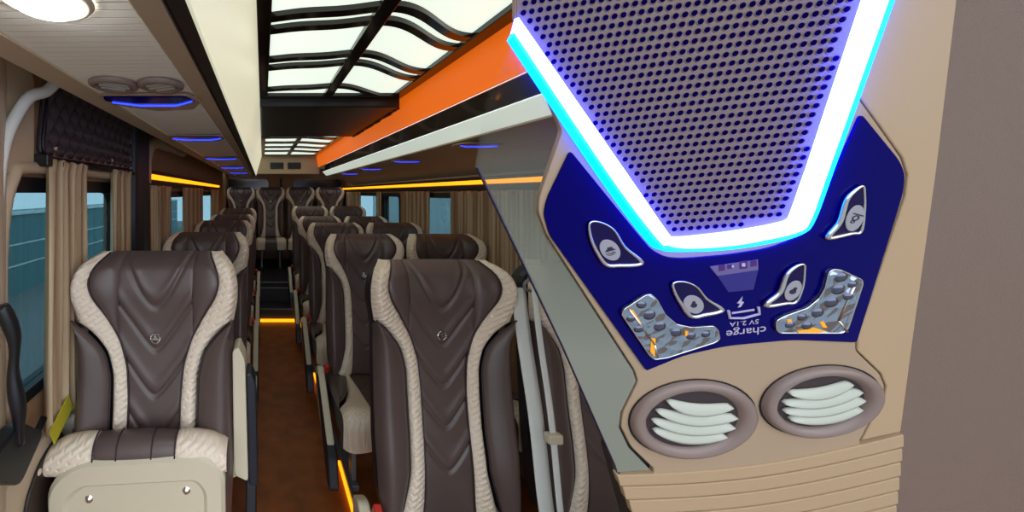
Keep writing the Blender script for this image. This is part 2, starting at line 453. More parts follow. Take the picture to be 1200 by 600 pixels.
order = ['nearest', 'second', 'third', 'fourth', 'fifth']
for k, y in enumerate((.86, 1.48, 2.38, 3.25, 4.1)):
    small_console((-.275, y, H(.236)), 1, order[k] + ' blue lit console counted from the front under the left luggage trim', 'left ceiling consoles')
for k, y in enumerate((1.68, 2.55, 3.4, 4.25)):
    small_console((1.03, y, H(.232)), -1, order[k] + ' blue lit console counted from the front under the right luggage trim', 'right ceiling consoles')
round_vent((-.322, .795, H(.236)), .052, 'small round air vent at the window side of the left ceiling strip', 'small ceiling vents', .5)
round_vent((-.222, .80, H(.236)), .050, 'small round air vent at the aisle side of the left ceiling strip', 'small ceiling vents', -.4)
t = empty('round_ceiling_lamp', (-.265, .445, H(.236)), 'round glowing white lamp in the ribbed left ceiling', 'lamp')
bm = bmesh.new(); lathe(bm, [(0, -.015), (.034, -.012), (.043, 0)], 40); link('diffuser', bm, 'lamp_white', t, smooth=True)
bm = bmesh.new(); lathe(bm, [(.043, 0), (.045, -.006), (.052, -.004), (.056, .0)], 40); link('ring', bm, 'pan', t, smooth=True)

# ------------------------------------------------------------------ left front: quilted panel, pillars, curtains, handle
t = bmesh.new()
out = rounded([(.955, H(.09)), (1.70, H(.10)), (1.70, H(.325)), (1.10, H(.325)), (.985, H(.29))], .05)
prism(t, out, XL + .002, XL + .022, lambda a, b_, c: (c, a, b_))
qp = tag(link('quilted_panel', t, 'quilt_black', bevel=.008), 'black diamond quilted leather panel above the front left window', 'panel')
bm = bmesh.new()
def qf(s_, t_):
    y = .965 + s_ * .725; lo = H(.097 + .012 * s_); hi = H(.317 - .05 * max(0, 1 - s_ / .17) ** 1.6); z = lo + (hi - lo) * t_
    a = abs(math.sin((y / .055 + z / .075) * PI)); b_ = abs(math.sin((y / .055 - z / .075) * PI)); e = min(1, s_ * 30, (1 - s_) * 30, t_ * 14, (1 - t_) * 14)
    return (XL + .020 + .014 * (a * b_) ** .6 * e, y, z)
grid(bm, qf, 160, 50); link('quilting', bm, 'quilt_black', qp, smooth=True)
bm = bmesh.new(); tube(bm, [(XL + .024, a, b_) for a, b_ in out], .005, closed=True); link('piping', bm, 'black', qp, smooth=True)
bm = bmesh.new()
for y in (1.02, 1.40):
    lathe(bm, [(0, .004), (.007, .002), (.008, 0)], 12, lambda a, b_, c, y=y: (XL + .024 + c, y + a, H(.125) + b_))
link('button', bm, 'cream_pipe', qp)
bm = bmesh.new(); tube(bm, [(XL + .035, .95, H(.085)), (XL + .035, 1.60, H(.085))], .008)
rod = tag(link('curtain_rod', bm, 'black'), 'black curtain rod below the quilted panel', 'rod')
bm = bmesh.new(); box(bm, XL, XL + .05, .94, .965, H(.068), H(.10)); link('bracket', bm, 'black', rod, bevel=.004)
# front door pillar (curved, glossy)
bm = bmesh.new()
path = [(-.50, -.1), (-.545, .42), (-.56, .66)]
prism(bm, rounded([(-.62, .60), (-.555, .60), (-.545, .72), (-.56, .80), (-.60, .86), (-.66, .86)], .03), 0.0, H(.30))
struct('trim_17', bm, 'pillar_beige', bevel=.01)
bm = bmesh.new()
arc = [Vector((-.588, .83, .98)), Vector((-.588, .82, 1.35)), Vector((-.588, .86, H(.03))), Vector((-.588, .96, H(.065))), Vector((-.588, 1.5, H(.065)))]
tube(bm, spline(arc, 8), .016, seg=10); struct('trim_18', bm, 'pillar_beige', smooth=True)
# black door pillar
bm = bmesh.new(); prism(bm, rounded([(-.60, 1.60), (-.555, 1.62), (-.548, 1.70), (-.555, 1.80), (-.60, 1.82)], .012), 0, H(.30)); pil = struct('trim_19', bm, 'pad', smooth=False)
bm = bmesh.new(); prism(bm, [(-.602, 1.572), (-.585, 1.572), (-.575, 1.602), (-.602, 1.602)], .2, H(.29)); struct('trim_20', bm, mat('pale blue edge highlight', (120, 165, 215), .3))  # pale strip stands in for the highlight along the pillar edge
# arch moulding behind the pillar
bm = bmesh.new(); tube(bm, spline([(-.59, 1.84, H(.05)), (-.59, 1.86, H(.18)), (-.585, 1.93, H(.25)), (-.58, 2.1, H(.275)), (-.57, 2.6, H(.28))], 8), .03, seg=10)
struct('trim_21', bm, 'pillar_beige', smooth=True)


def curtain(x, ya, yb, z0, z1, label, group, folds=6, amp=.012, side=1, flare=0):
    cy = (ya + yb) / 2
    bm = bmesh.new(); W = yb - ya
    def f(s, t_):
        ph = s * folds * 2 * PI
        sp_ = 1 + flare * (1 - t_)
        ruff = .4 * (1 if t_ > .97 else 0)
        return ((amp * math.sin(ph) * (1 + ruff) + .004 * math.sin(ph * 2.3 + t_ * 3)) * side, (s - .5) * W * sp_ + .004 * math.sin(ph + 1.3), z0 + (z1 - z0) * t_ + (.004 * math.sin(ph * 1.7) if t_ > .97 or t_ < .01 else 0))
    grid(bm, f, folds * 10, 24)
    o = link('curtain', bm, 'curtain', smooth=True, solid=.003); o.location = (x, cy, 0)
    tag(o, label, 'curtain', group)
    return o


LC = 'sand curtains along the left wall'; RC = 'sand curtains along the right wall'
curtain(XL + .04, .955, 1.155, .87, H(.085), 'gathered sand curtain on the left nearest the front, tall', LC, 6, .014, flare=.12)
curtain(XL + .04, 1.36, 1.54, .9, H(.085), 'narrow sand curtain just before the black door pillar', LC, 5, .012)
for ya, yb, lab in ((1.83, 1.97, 'sand curtain directly behind the black door pillar'), (1.99, 2.24, 'sand curtain left of the middle left window gap'), (2.60, 3.42, 'wide sand curtain right of the middle left window gap'),
                    (4.0, 4.6, 'rearmost sand curtain of the left wall')):
    curtain(XL + .035, ya, yb, .85, H(.035), lab, LC, max(3, int((yb - ya) / .05)), .010)
for ya, yb, lab in ((1.35, 2.62, 'broad sand curtain at the front of the right wall'), (2.95, 3.50, 'sand curtain between the two rear right window gaps'),
                    (4.16, 4.34, 'slim sand curtain on the right wall pillar'), (5.05, 5.9, 'rearmost sand curtain of the right wall')):
    curtain(XR - .024, ya, yb, .85, H(.01), lab, RC, max(3, int((yb - ya) / .055)), .011, -1)
bm = bmesh.new(); grid(bm, lambda s, t_: (.55 + s * .52, 6.40 + .008 * math.sin(s * 90), H(.045) - .05 * t_), 80, 3)
tag(link('curtain_valance', bm, 'curtain', smooth=True, solid=.003), 'short pale curtain valance behind the rear bench', 'curtain')

bm = bmesh.new(); prism(bm, rounded([(.60, H(.045)), (.945, H(.045)), (.945, H(.30)), (.90, H(.33)), (.60, H(.34))], .03), XL, XL + .014, lambda a, b_, c: (c, a, b_)); struct('trim_22', bm, 'pillar_beige', bevel=.006)
bm = bmesh.new(); tube(bm, spline([(-.578, .78, .9), (-.576, .79, 1.4), (-.572, .81, H(.10)), (-.56, .87, H(.22)), (-.545, .93, H(.26)), (-.535, .99, H(.33)), (-.52, 1.03, H(.40))], 8), .014, seg=10); struct('trim_23', bm, 'white', smooth=True)  # white strip; its upright run stands in for a bright pillar highlight
# grab handle
t = empty('grab_handle', (-.57, .80, 1.2), 'black grab handle on the beige pillar at the far left', 'handle')
ox, oy, oz = t.location
bm = bmesh.new()
pts = spline([(-.530, .745, 1.27), (-.515, .76, 1.20), (-.520, .765, 1.12), (-.512, .77, 1.04), (-.515, .775, .97)], 6)
tube(bm, [p - Vector((ox, oy, oz)) for p in pts], [.013 + .003 * math.sin(k * .5) for k in range(len(pts))], seg=12); link('grip', bm, 'black', t, smooth=True)
bm = bmesh.new()
prism(bm, [(p[0] - oy, p[1] - oz) for p in rounded([(.70, 1.0), (.785, 1.01), (.86, .94), (.775, .88), (.70, .95)], .02)], -.51 - ox, -.55 - ox, lambda a, b_, c: (c, a, b_)); link('base', bm, 'black', t, bevel=.006)

# door card and pocket at lower left
bm = bmesh.new(); prism(bm, rounded([(.70, .1), (1.045, .1), (1.045, .865), (.98, .865), (.72, .84)], .03), XL, XL + .03, lambda a, b_, c: (c, a, b_))
dc = tag(link('door_card', bm, 'pillar_beige', bevel=.01), 'beige door card under the front left window', 'panel')
bm = bmesh.new(); prism(bm, rounded([(.86, .2), (1.035, .2), (1.035, .84), (.93, .82), (.87, .76)], .03), XL + .03, XL + .04, lambda a, b_, c: (c, a, b_)); link('pocket', bm, mat('dark brown pocket', (42, 30, 26), .5), dc, bevel=.004)
bm = bmesh.new(); lathe(bm, [(0, .003), (.007, .002), (.008, 0)], 12, lambda a, b_, c: (XL + .04 + c, .92 + a, .80 + b_)); link('button', bm, 'cream_pipe', dc)
bm = bmesh.new(); tube(bm, [(XL + .045, .845, .875), (XL + .045, .93, .93)], .009); link('lever', bm, 'black', dc, smooth=True)
bm = bmesh.new(); box(bm, 0, .004, -.05, .05, -.025, .025, Matrix.Rotation(.45, 4, 'X')); o = link('cloth_tag', bm, 'yellow'); o.location = (XL + .055, .99, .89)
tag(o, 'yellow cloth tag hanging under the front left curtain', 'tag')
bm = bmesh.new(); box(bm, 0, .006, -.03, .03, -.012, .012, Matrix.Rotation(.8, 4, 'X')); o = link('belt_tag', bm, 'maroon'); o.location = (XL + .06, 1.03, .80)
tag(o, 'small maroon tag below the yellow tag at the left wall', 'tag')
bm = bmesh.new(); prism(bm, rounded([(1.05, .50), (1.20, .50), (1.20, .86), (1.05, .86)], .02), XL + .002, XL + .06, lambda a, b_, c: (c, a, b_))
o = tag(link('belt_housing', bm, mat('grey belt housing', (160, 156, 146), .5), bevel=.008), 'grey seat belt housing between the front left curtain and the seat', 'housing')
bm = bmesh.new(); box(bm, XL + .06, XL + .07, 1.08, 1.12, .77, .83); link('button', bm, 'belt', o, bevel=.003)


# ------------------------------------------------------------------ seats
HW, HB, ZB = .236, .83, .42
def tab(pairs, sm=.02):
    v = np.array([p[0] for p in pairs]); u = np.array([p[1] for p in pairs]); g = np.linspace(-.1, 1.1, 601); y = np.interp(g, v, u)
    k = np.exp(-.5 * (np.arange(-40, 41) * (1.2 / 600) / sm) ** 2); k /= k.sum(); y2 = np.convolve(np.pad(y, 40, 'edge'), k, 'valid')
    return lambda x: float(np.interp(x, g, y2))


f_in = tab([(0, .36), (.1, .33), (.34, .31), (.5, .31), (.61, .34), (.70, .43), (.78, .58), (.85, .74), (.90, .79), (.95, .74), (1, .62)], .015)
f_cs = lambda v: min(f_in(v), .45)
f_ed = tab([(0, .86), (.1, .93), (.3, .96), (.6, .95), (.72, .94), (.77, .95), (.84, 1.0), (.9, 1.0), (.95, .95), (.98, .87), (1, .74)], .012)
_fo = tab([(0, .82), (.06, .66), (.2, .54), (.34, .52), (.58, .53), (.66, .60), (.72, .76), (.765, .93), (.79, 1.1), (1, 1.1)], .012)
f_out = lambda v: min(_fo(v), f_ed(v))
VCH = [(.676, .055, 2.6, .05), (.552, .11, 1.5, .02), (.425, .11, 1.45, .02), (.30, .11, 1.45, .02), (.17, .11, 1.45, .02)]


def base_y(u, v):
    y = -.045 - .045 * abs(u) ** 2.2 - .018 * math.exp(-((v - .2) / .18) ** 2) - .02 * math.exp(-((v - .88) / .1) ** 2)
    if v > .93: y += .055 * ((v - .93) / .07) ** 2.2
    if v < .04: y += .02 * ((.04 - v) / .04) ** 2
    return y


def back_part(fa, fb, v0, v1, sgn, nu, nv, puff, roll=0, groove=False):
    bm = bmesh.new()
    def f(s, t_):
        v = v0 + (v1 - v0) * t_; a, c = fa(v), fb(v)
        u = a + (c - a) * s; x = u * HW * sgn; z = v * HB
        y = base_y(u, v) - puff * max(0, math.sin(PI * s)) ** .45 * min(1, (c - a) / .1)
        if roll: y += roll * max(0, (s - .55) / .45) ** 2.6 * min(1, (c - a) / .06)
        if groove:
            X = abs(x)
            for zc, lim, k, r in VCH:
                zz = zc + k * (math.sqrt(X * X + r * r) - r)
                d = abs(z - zz) / math.sqrt(1 + k * k)
                y += .0065 * math.exp(-(d / .0045) ** 2) - .0035 * math.exp(-((z - zz - .028) / .02) ** 2)
        return (x, y, z)
    grid(bm, f, nu, nv); return bm


def line_pts(fn, sgn, v0, v1, n, off=-.004):
    return [(fn(v) * HW * sgn, base_y(fn(v), v) + off, v * HB) for v in [v0 + (v1 - v0) * k / n for k in range(n + 1)]]


def emblem(parent, z):
    bm = bmesh.new(); mp = lambda a, b_, c: (a, -c, b_ + z)
    y0 = -base_y(0, z / HB) + .0135
    tube(bm, [mp(.0135 * math.cos(a), .0135 * math.sin(a), y0) for a in [2 * PI * k / 24 for k in range(24)]], .0018, closed=True, seg=6)
    for k in range(3):
        a = PI / 2 + k * 2 * PI / 3
        prism(bm, [(.013 * math.cos(a), .013 * math.sin(a)), (.003 * math.cos(a + 1.05), .003 * math.sin(a + 1.05)), (.003 * math.cos(a - 1.05), .003 * math.sin(a - 1.05))], y0 - .002, y0 + .001, mp)
    link('emblem', bm, 'metal', parent)


def make_back(parent):
    """upholstered backrest; its origin is the hinge at the cushion"""
    B = bpy.data.objects.new('backrest', None)
    # the shell itself is the part's mesh
    bm = bmesh.new(); vs = [k / 40 for k in range(41)]
    out = [(f_ed(v) * HW * .97, v * HB * .982) for v in vs]; out = out + [(-x, z) for x, z in out[::-1]]
    prism(bm, out, -.028, .045, lambda a, b_, c: (a, c, b_))
    B = link('backrest', bm, 'shell', parent, bevel=.02)
    B.location = (0, 0, ZB); B.rotation_euler = (-math.radians(5), 0, 0)
    bm = back_part(lambda v: -f_cs(v), f_cs, 0, 1, 1, 46, 170, .006, groove=True); link('center_panel', bm, 'leather', B, smooth=True)
    for s in (-1, 1):
        bm = back_part(f_cs, f_in, .70, 1, s, 8, 30, .012); link('head_cushion', bm, 'leather', B, smooth=True)
        bm = back_part(f_in, f_out, 0, 1, s, 12, 90, .014, roll=.035); link('quilted_band', bm, 'quilt', B, smooth=True)
        bm = back_part(f_out, f_ed, .0, .785, s, 12, 60, .020, roll=.05); link('side_bolster', bm, 'leather', B, smooth=True)
        bm = bmesh.new(); tube(bm, line_pts(f_in, s, 0, .995, 60), .0028, seg=6)
        tube(bm, line_pts(f_out, s, 0, .775, 40), .0028, seg=6); link('piping', bm, 'piping', B, smooth=True)
    emblem(B, .585)
    return B


def cushion_path(t_):
    """distance along the cushion from the hinge -> (y, z) : top, rounded nose, front"""
    L = t_ * .60
    if L < .42: return (-.03 - L, .0 + .035 * (L / .42) - .012 * math.sin(PI * L / .42))
    L -= .42; R = .05
    if L < R * PI / 2: a = L / R; return (-.45 - R * math.sin(a), .035 - R * (1 - math.cos(a)))
    L -= R * PI / 2; return (-.50 + .10 * L, .035 - R - L)


c_in = tab([(0, .42), (.3, .34), (.6, .34), (1, .40)], .03)
c_out = tab([(0, .52), (.3, .62), (.5, .80), (.62, .97), (.7, 1.1), (1, 1.1)], .02)


def make_cushion(parent, loc, rx=0):
    bm = bmesh.new(); prof = [cushion_path(k / 20) for k in range(21)]
    poly = [(y, z - .012) for y, z in prof] + [(-.40, -.12), (-.03, -.10)]
    prism(bm, poly, -HW * .95, HW * .95, lambda a, b_, c: (c, a, b_))
    Cn = link('cushion', bm, 'shell', parent, bevel=.01); Cn.location = loc; Cn.rotation_euler = (rx, 0, 0)
    def part(fa, fb, t0, t1, sgn, nu, nv, puff, roll):
        bm = bmesh.new()
        def f(s, q):
            t_ = t0 + (t1 - t0) * q; a, c = fa(t_), fb(t_); u = a + (c - a) * s
            y, z = cushion_path(t_); y2, z2 = cushion_path(min(1, t_ + .01)); y1, z1 = cushion_path(max(0, t_ - .01))
            dy, dz = y2 - y1, z2 - z1; l = math.hypot(dy, dz) or 1; ny, nz = (dz / l, -dy / l)
            h = .004 + puff * max(0, math.sin(PI * s)) ** .45 * min(1, abs(c - a) / .1) + .02 * abs(u) ** 2
            if roll: h -= roll * max(0, (s - .5) / .5) ** 2.4 * min(1, abs(c - a) / .05)
            if fa(.5) < 0:
                X = abs(u) * HW
                for tc_ in (.15, .38, .6):
                    d = abs(t_ * .6 - tc_ * .6 - X * 1.2); h -= .006 * math.exp(-(d / .006) ** 2)
            return (u * HW * sgn, y + ny * h, z + nz * h)
        grid(bm, f, nu, nv); return bm
    co = lambda t_: min(c_out(t_), .97)
    link('center_panel', part(lambda v: -c_in(v), c_in, 0, 1, 1, 30, 70, .006, 0), 'leather', Cn, smooth=True)
    for s in (-1, 1):
        link('quilted_band', part(c_in, co, 0, 1, s, 12, 50, .012, .03), 'quilt_seat', Cn, smooth=True)
        link('side_bolster', part(co, lambda t_: .97, 0, .64, s, 10, 30, .014, .04), 'leather', Cn, smooth=True)
    return Cn


def make_seat(side):
    """side: +1 armrest on the local +x side, -1 on the -x side, 0 none"""
    t = empty('coach_seat', (0, 0, 0), 'seat', 'seat')
    make_back(t); make_cushion(t, (0, 0, ZB))
    bm = bmesh.new(); box(bm, -.20, .20, -.40, .03, .27, .315); link('seat_frame', bm, 'grey_metal', t, bevel=.006)
    for sx in (-1, 1):
        bm = bmesh.new(); box(bm, sx * .14 - .018, sx * .14 + .018, -.36, -.02, .0, .03)
        box(bm, sx * .14 - .012, sx * .14 + .012, -.33, -.26, .03, .27); box(bm, sx * .14 - .012, sx * .14 + .012, -.10, -.04, .03, .27); link('leg', bm, 'grey_metal', t, bevel=.004)
    if side:
        x = side * .262
        a = link('armrest', arm_bm(), 'pan', t, bevel=.006); a.location = (x, 0, .40)
        bm = bmesh.new(); prism(bm, rounded([(.02, .03), (-.03, .045), (-.38, -.20), (-.42, -.33), (-.34, -.34), (-.05, -.07)], .02), -.024, .022, lambda p, q, c: (c, p - .03, q)); link('pad', bm, 'pad', a, bevel=.006)
        a.scale.x = 1
        bm = bmesh.new(); box(bm, -.012, .012, -.012, .012, 0, .05); k = link('belt_buckle', bm, 'red', t, bevel=.003); k.location = (side * .235, -.06, .46); k.rotation_euler = (.5, 0, 0)
    return t


def arm_bm():
    bm = bmesh.new(); prism(bm, rounded([(.05, .04), (-.02, .075), (-.36, -.16), (-.39, -.24), (-.26, -.25), (.03, -.10)], .02), -.021, .018, lambda a, b_, c: (c, a, b_)); return bm


seatR = make_seat(-1)        # right hand seats have the armrest on the aisle side
seatL = make_seat(1)
seatW = make_seat(0)
names = ['front', 'second', 'third', 'fourth', 'fifth']
used = set()


def put(src, loc, label, group, rz=0, sc=1):
    o = src if src.name not in used else copy_tree(src)
    used.add(src.name); o.location = loc; o.rotation_euler = (0, 0, rz); o.scale = (sc, sc, sc); tag(o, label, 'seat', group); return o


GR, GW, GL, GB = 'aisle seats of the right pair rows', 'window seats of the right pair rows', 'single seats of the left side', 'rear bench seats'
DR = [1.22, 2.20, 3.06, 3.90, 4.72]
for k, d in enumerate(DR):
    z = .345 if d > 4.5 else 0
    z = 0.02 if k == 0 else (.08 if d > 4.5 else 0)
    put(seatR, (.605 if k else .592, d, z), 'brown and cream seat beside the aisle, %s row of the right side' % names[k], GR)
    put(seatW, (1.092 if k else 1.11, d, z), 'brown and cream seat by the right wall, %s row of the right side' % names[k], GW)
for k, d in enumerate((2.02, 2.90, 3.72, 4.55)):
    put(seatL, (-.312, d, .03 if k < 3 else .06), 'brown and cream single seat by the left wall, %s row behind the tip-up front seat' % names[k].replace('front', 'first'), GL)
for k, x in enumerate((-.36, .125, .61, 1.095)):
    put(seatW, (x, 6.0, .345), 'dark rear bench seat, %s from the left wall' % ['first', 'second', 'third', 'fourth'][k], GB)

# tip-up front left seat
t = empty('folding_seat', (-.308, 1.06, 0), 'large front left seat with its cushion tipped up showing a beige plastic pan', 'seat')
B = make_back(t); B.location = (0, 0, ZB + .075)
bm = bmesh.new(); box(bm, -.20, .20, -.09, .03, .30, .46); link('seat_frame', bm, 'grey_metal', t, bevel=.006)
for sx in (-1, 1):
    bm = bmesh.new(); box(bm, sx * .18 - .02, sx * .18 + .02, -.10, .04, 0, .30); link('leg', bm, 'grey_metal', t, bevel=.004)
bm = bmesh.new()   # folded cushion body, upright in front of the backrest
RT = Matrix.Rotation(math.radians(-1.5), 4, 'Y')
def rr(pts, w0, w1, m_, name, par, bev):
    bm = bmesh.new(); prism(bm, pts, w0, w1, lambda a, b_, c: RT @ Vector((a, c, b_))); return link(name, bm, m_, par, bevel=bev)
cu = rr(rounded([(-.205, .40), (.205, .40), (.222, .80), (.20, .84), (-.20, .84), (-.222, .80)], .03), -.105, -.055, 'leather', 'cushion', t, .012)
bm = bmesh.new()
def nose(x0, x1, puff, m_, nm):
    bm = bmesh.new()
    def f(s, q):
        x = x0 + (x1 - x0) * s; a = -PI * .30 + q * PI * 1.1
        c = .05 * (abs(x) / .24) ** 3
        r = .040 + puff * max(0, math.sin(PI * s)) ** .4
        e = max(0, abs(x) - .20) / .045
        rz = r * (1 - .25 * e)
        return RT @ Vector((x, -.083 - (-r * math.cos(a)) * -1 if 0 else -.083 - r * math.cos(a) * (1 + .1 * e), .822 - c * .5 + rz * math.sin(a)))
    grid(bm, f, 14, 22); return link(nm, bm, m_, cu, smooth=True)
nose(-.105, .105, .004, 'leather', 'center_panel')
nose(-.236, -.105, .007, 'quilt', 'quilted_band'); nose(.105, .236, .007, 'quilt', 'quilted_band')
for x in (-.105, .105, -.045, .045):
    bm = bmesh.new(); r = .045 if abs(x) > .1 else .0445
    tube(bm, [RT @ Vector((x, -.083 - r * math.cos(a), .822 + r * math.sin(a))) for a in [-PI * .2 + k * PI / 14 for k in range(13)]], .0022, seg=6)
    link('piping', bm, 'piping', cu, smooth=True)
# pan: rim with a recess
o1 = rounded([(-.215, .36), (.225, .36), (.232, .78), (.20, .828), (-.15, .820), (-.222, .76)], .06, 8)
o2 = rounded([(-.165, .38), (.170, .38), (.178, .735), (.155, .765), (-.13, .757), (-.170, .72)], .035, 8)
bm = bmesh.new()
L = []
for pts, y in ((o1, -.108), (o1, -.125), ([(p[0] * .96, .6 + (p[1] - .6) * .96) for p in o1], -.136), ([(p[0] * 1.05, .58 + (p[1] - .58) * 1.05) for p in o2], -.137), (o2, -.128)):
    L.append([bm.verts.new(RT @ Vector((a, y, b_))) for a, b_ in pts])
n = len(o1)
for A, Bq in zip(L[:-1], L[1:]):
    for k in range(n): bm.faces.new((A[k], A[(k + 1) % n], Bq[(k + 1) % n], Bq[k]))
bm.faces.new(L[-1]); bm.faces.new(L[0][::-1])
pan = link('seat_pan', bm, 'pan', t, smooth=False, bevel=.003)
for x, z in ((-.115, .725), (.133, .740), (-.115, .43), (.133, .43)):
    bm = bmesh.new(); lathe(bm, [(0, .006), (.006, .005), (.009, .001), (.0105, 0)], 16, lambda a, b_, c: RT @ Vector((x + a, -.128 - c, z + b_))); link('screw', bm, 'metal', pan, smooth=True)
# raised armrest on its aisle side
ar = rr(rounded([(.245, .70), (.285, .68), (.285, 1.02), (.268, 1.06), (.250, 1.05)], .012), -.03, .05, 'pan', 'armrest', t, .008)
bm = bmesh.new(); prism(bm, rounded([(.286, .66), (.312, .66), (.312, .95), (.300, .98), (.286, .98)], .010), -.02, .05, lambda a, b_, c: RT @ Vector((a, c, b_))); link('pad', bm, 'pad', ar, bevel=.006)

# seat belts beside the front right seat
t = empty('seat_belt', (.88, 1.25, 1.15), 'pale grey seat belt hanging between the two front right seats', 'seat belt')
ox, oy, oz = t.location
def strap(p, q, wd, name):
    bm = bmesh.new(); p, q = Vector(p), Vector(q); N = 12
    def f(s, v):
        c = p.lerp(q, v); return (c.x + (s - .5) * wd - ox, c.y + .004 * math.sin(v * 9) - oy, c.z - oz)
    grid(bm, f, 4, N); return link(name, bm, 'belt', t, solid=.003, smooth=True)
strap((.835, 1.20, 1.19), (.865, 1.10, .45), .046, 'strap'); strap((.865, 1.17, 1.21), (.885, 1.07, .45), .018, 'strap')
bm = bmesh.new(); box(bm,   .855 - ox, .90 - ox, 1.095 - oy, 1.12 - oy, .745 - oz, .775 - oz); link('guide', bm, 'pan', t, bevel=.006)
bm = bmesh.new(); tube(bm, [Vector((.87 - ox + .022 * math.cos(a), 1.19 - oy, 1.20 - oz + .018 * math.sin(a))) for a in [2 * PI * k / 20 for k in range(20)]], .005, closed=True); link('loop', bm, 'grey_metal', t, smooth=True)

# ------------------------------------------------------------------ the big overhead console on the right
SC = .32
ka, kb = math.radians(-8), math.radians(-16)
Nn = Vector((math.sin(ka) * math.cos(kb), -math.cos(ka) * math.cos(kb), math.sin(kb)))
Uu = Vector((0, 0, 1)).cross(Nn).normalized(); Uu = -Uu if Uu.x < 0 else Uu
Vv = Nn.cross(Uu); Vv = Vv if Vv.z > 0 else -Vv
KO = Vector(((830 - 308) / F, 1, -(230 - 226) / F)) * SC


def K(px, py):
    """measured position on the flat console face -> its own u, v coordinates in metres"""
    d = Vector(((px - 308) / F, 1, -(py - 226) / F)); t_ = KO.dot(Nn) / d.dot(Nn); q = d * t_ - KO
    return (q.dot(Uu), q.dot(Vv))


def KK(pts): return [K(*p) for p in pts]


KM = Matrix(((Uu.x, Vv.x, Nn.x, KO.x), (Uu.y, Vv.y, Nn.y, KO.y), (Uu.z, Vv.z, Nn.z, KO.z + CAMZ), (0, 0, 0, 1)))


def on_console(o): o.matrix_world = KM; return o


con = empty('overhead_console', (0, 0, 0), 'large beige passenger console with speaker grille and V-shaped blue white light at the right', 'console')
on_console(con)
bm = bmesh.new(); prism(bm, KK([(640, -60), (640, 40), (690, 150), (655, 240), (660, 275), (750, 440), (735, 500), (728, 548), (752, 640), (1043, 640), (1120, 0), (1128, -60)]), -.030, -.006)
link('backing_plate', bm, 'dark', con)
SEAM1 = [(604, -60), (604, 20), (612, 48), (636, 98), (659, 154), (632, 232), (631, 248), (641, 275), (744, 434), (748, 447), (730, 484), (728, 500), (740, 524), (766, 549)]
SEAM2 = [(1068, -60), (1047, 0), (1005, 113), (1056, 185), (1062, 205), (1059, 230), (1003, 396), (1003, 411), (1031, 438), (1037, 453), (1034, 467), (1008, 516)]
BOT = [(766, 557), (850, 554), (930, 542), (1008, 524)]
fr = rounded(KK(SEAM1 + BOT + SEAM2[::-1]), [0, .001] + [.004] * 11 + [0] + [0] * 4 + [0] + [.004] * 10 + [0])
bm = bmesh.new(); prism(bm, fr, -.006, 0); link('center_frame', bm, 'skin_beige', con, bevel=.0009)
off = 2.2
rc = [(x + off, y) for x, y in SEAM2] + [(1056, 506), (1070, 400), (1098, 200), (1122, 0), (1129, -60)]
bm = bmesh.new(); prism(bm, KK(rc), -.006, 0); link('side_cover', bm, 'cover_beige', con, bevel=.0009)
# wing on the left, with the added blend ramp
wg = [(602, 52), (572, 120), (560, 196), (604, 288), (660, 405), (722, 546), (724, 554), (762, 551), (737, 525), (725.5, 501), (727.5, 483), (745.5, 447), (742, 435), (639, 276), (628.5, 248), (629.5, 231), (656.5, 154), (633, 98)]
bm = bmesh.new(); prism(bm, KK(wg), -.006, -.0005); tag(link('side_wing', bm, 'wing', con), 'grey green translucent wing with an added blend into the bus')
bm = bmesh.new(); tube(bm, [(*K(*p), -.002) for p in [(560, 196), (604, 288), (660, 405), (722, 546), (746, 602), (765, 645)]], .0016, seg=6); link('wing_edge', bm, mat('dark blue edge', (30, 26, 60), .3), con)
# lower slats
def arc_y(x, left, right):   # y of a slat line at px x
    s = (x - 722) / (1057 - 722); return left + (right - left) * s + 13 * math.sin(PI * s) * (.9)
bm = bmesh.new()
ys = [(556, 508), (570, 524), (586, 540), (603, 557), (620, 573), (637, 589), (654, 606), (671, 622)]
for (a, c), (a2, c2) in zip(ys[:-1], ys[1:]):
    xs = [722 + 7 * (a - 556) / 15 + k * ((1057 - 722) - 7 * (a - 556) / 15 - (c - 508) * .1) / 14 for k in range(15)]
    top = [(x, arc_y(x, a, c)) for x in xs]; bot = [(x + (4 if x < 760 else 0), arc_y(x, a2, c2) - 2.0) for x in xs]
    prism(bm, KK(top + bot[::-1]), -.006, .0015)
link('slatted_panel', bm, 'cover_beige', con, bevel=.0008)
# navy fascia
NV = [(667, 176), (640, 232), (636, 250), (643, 275), (756, 433), (800, 415), (850, 404), (925, 397), (1001, 400), (1055, 225), (1057, 203), (1050, 187), (1006, 133), (974, 205), (953, 255), (941, 274), (902, 290), (850, 298), (800, 302), (780, 301), (762, 292), (745, 272)]
RN = [.004, .008, .006, .006, .002, .01, .01, .01, .003, .006, .006, .006, .004, 0, .01, .01, .02, .01, .01, .006, .006, .01]
bm = bmesh.new(); prism(bm, rounded(KK(NV), RN), 0, .0018); nav = link('fascia', bm, 'navy', con, bevel=.0006)
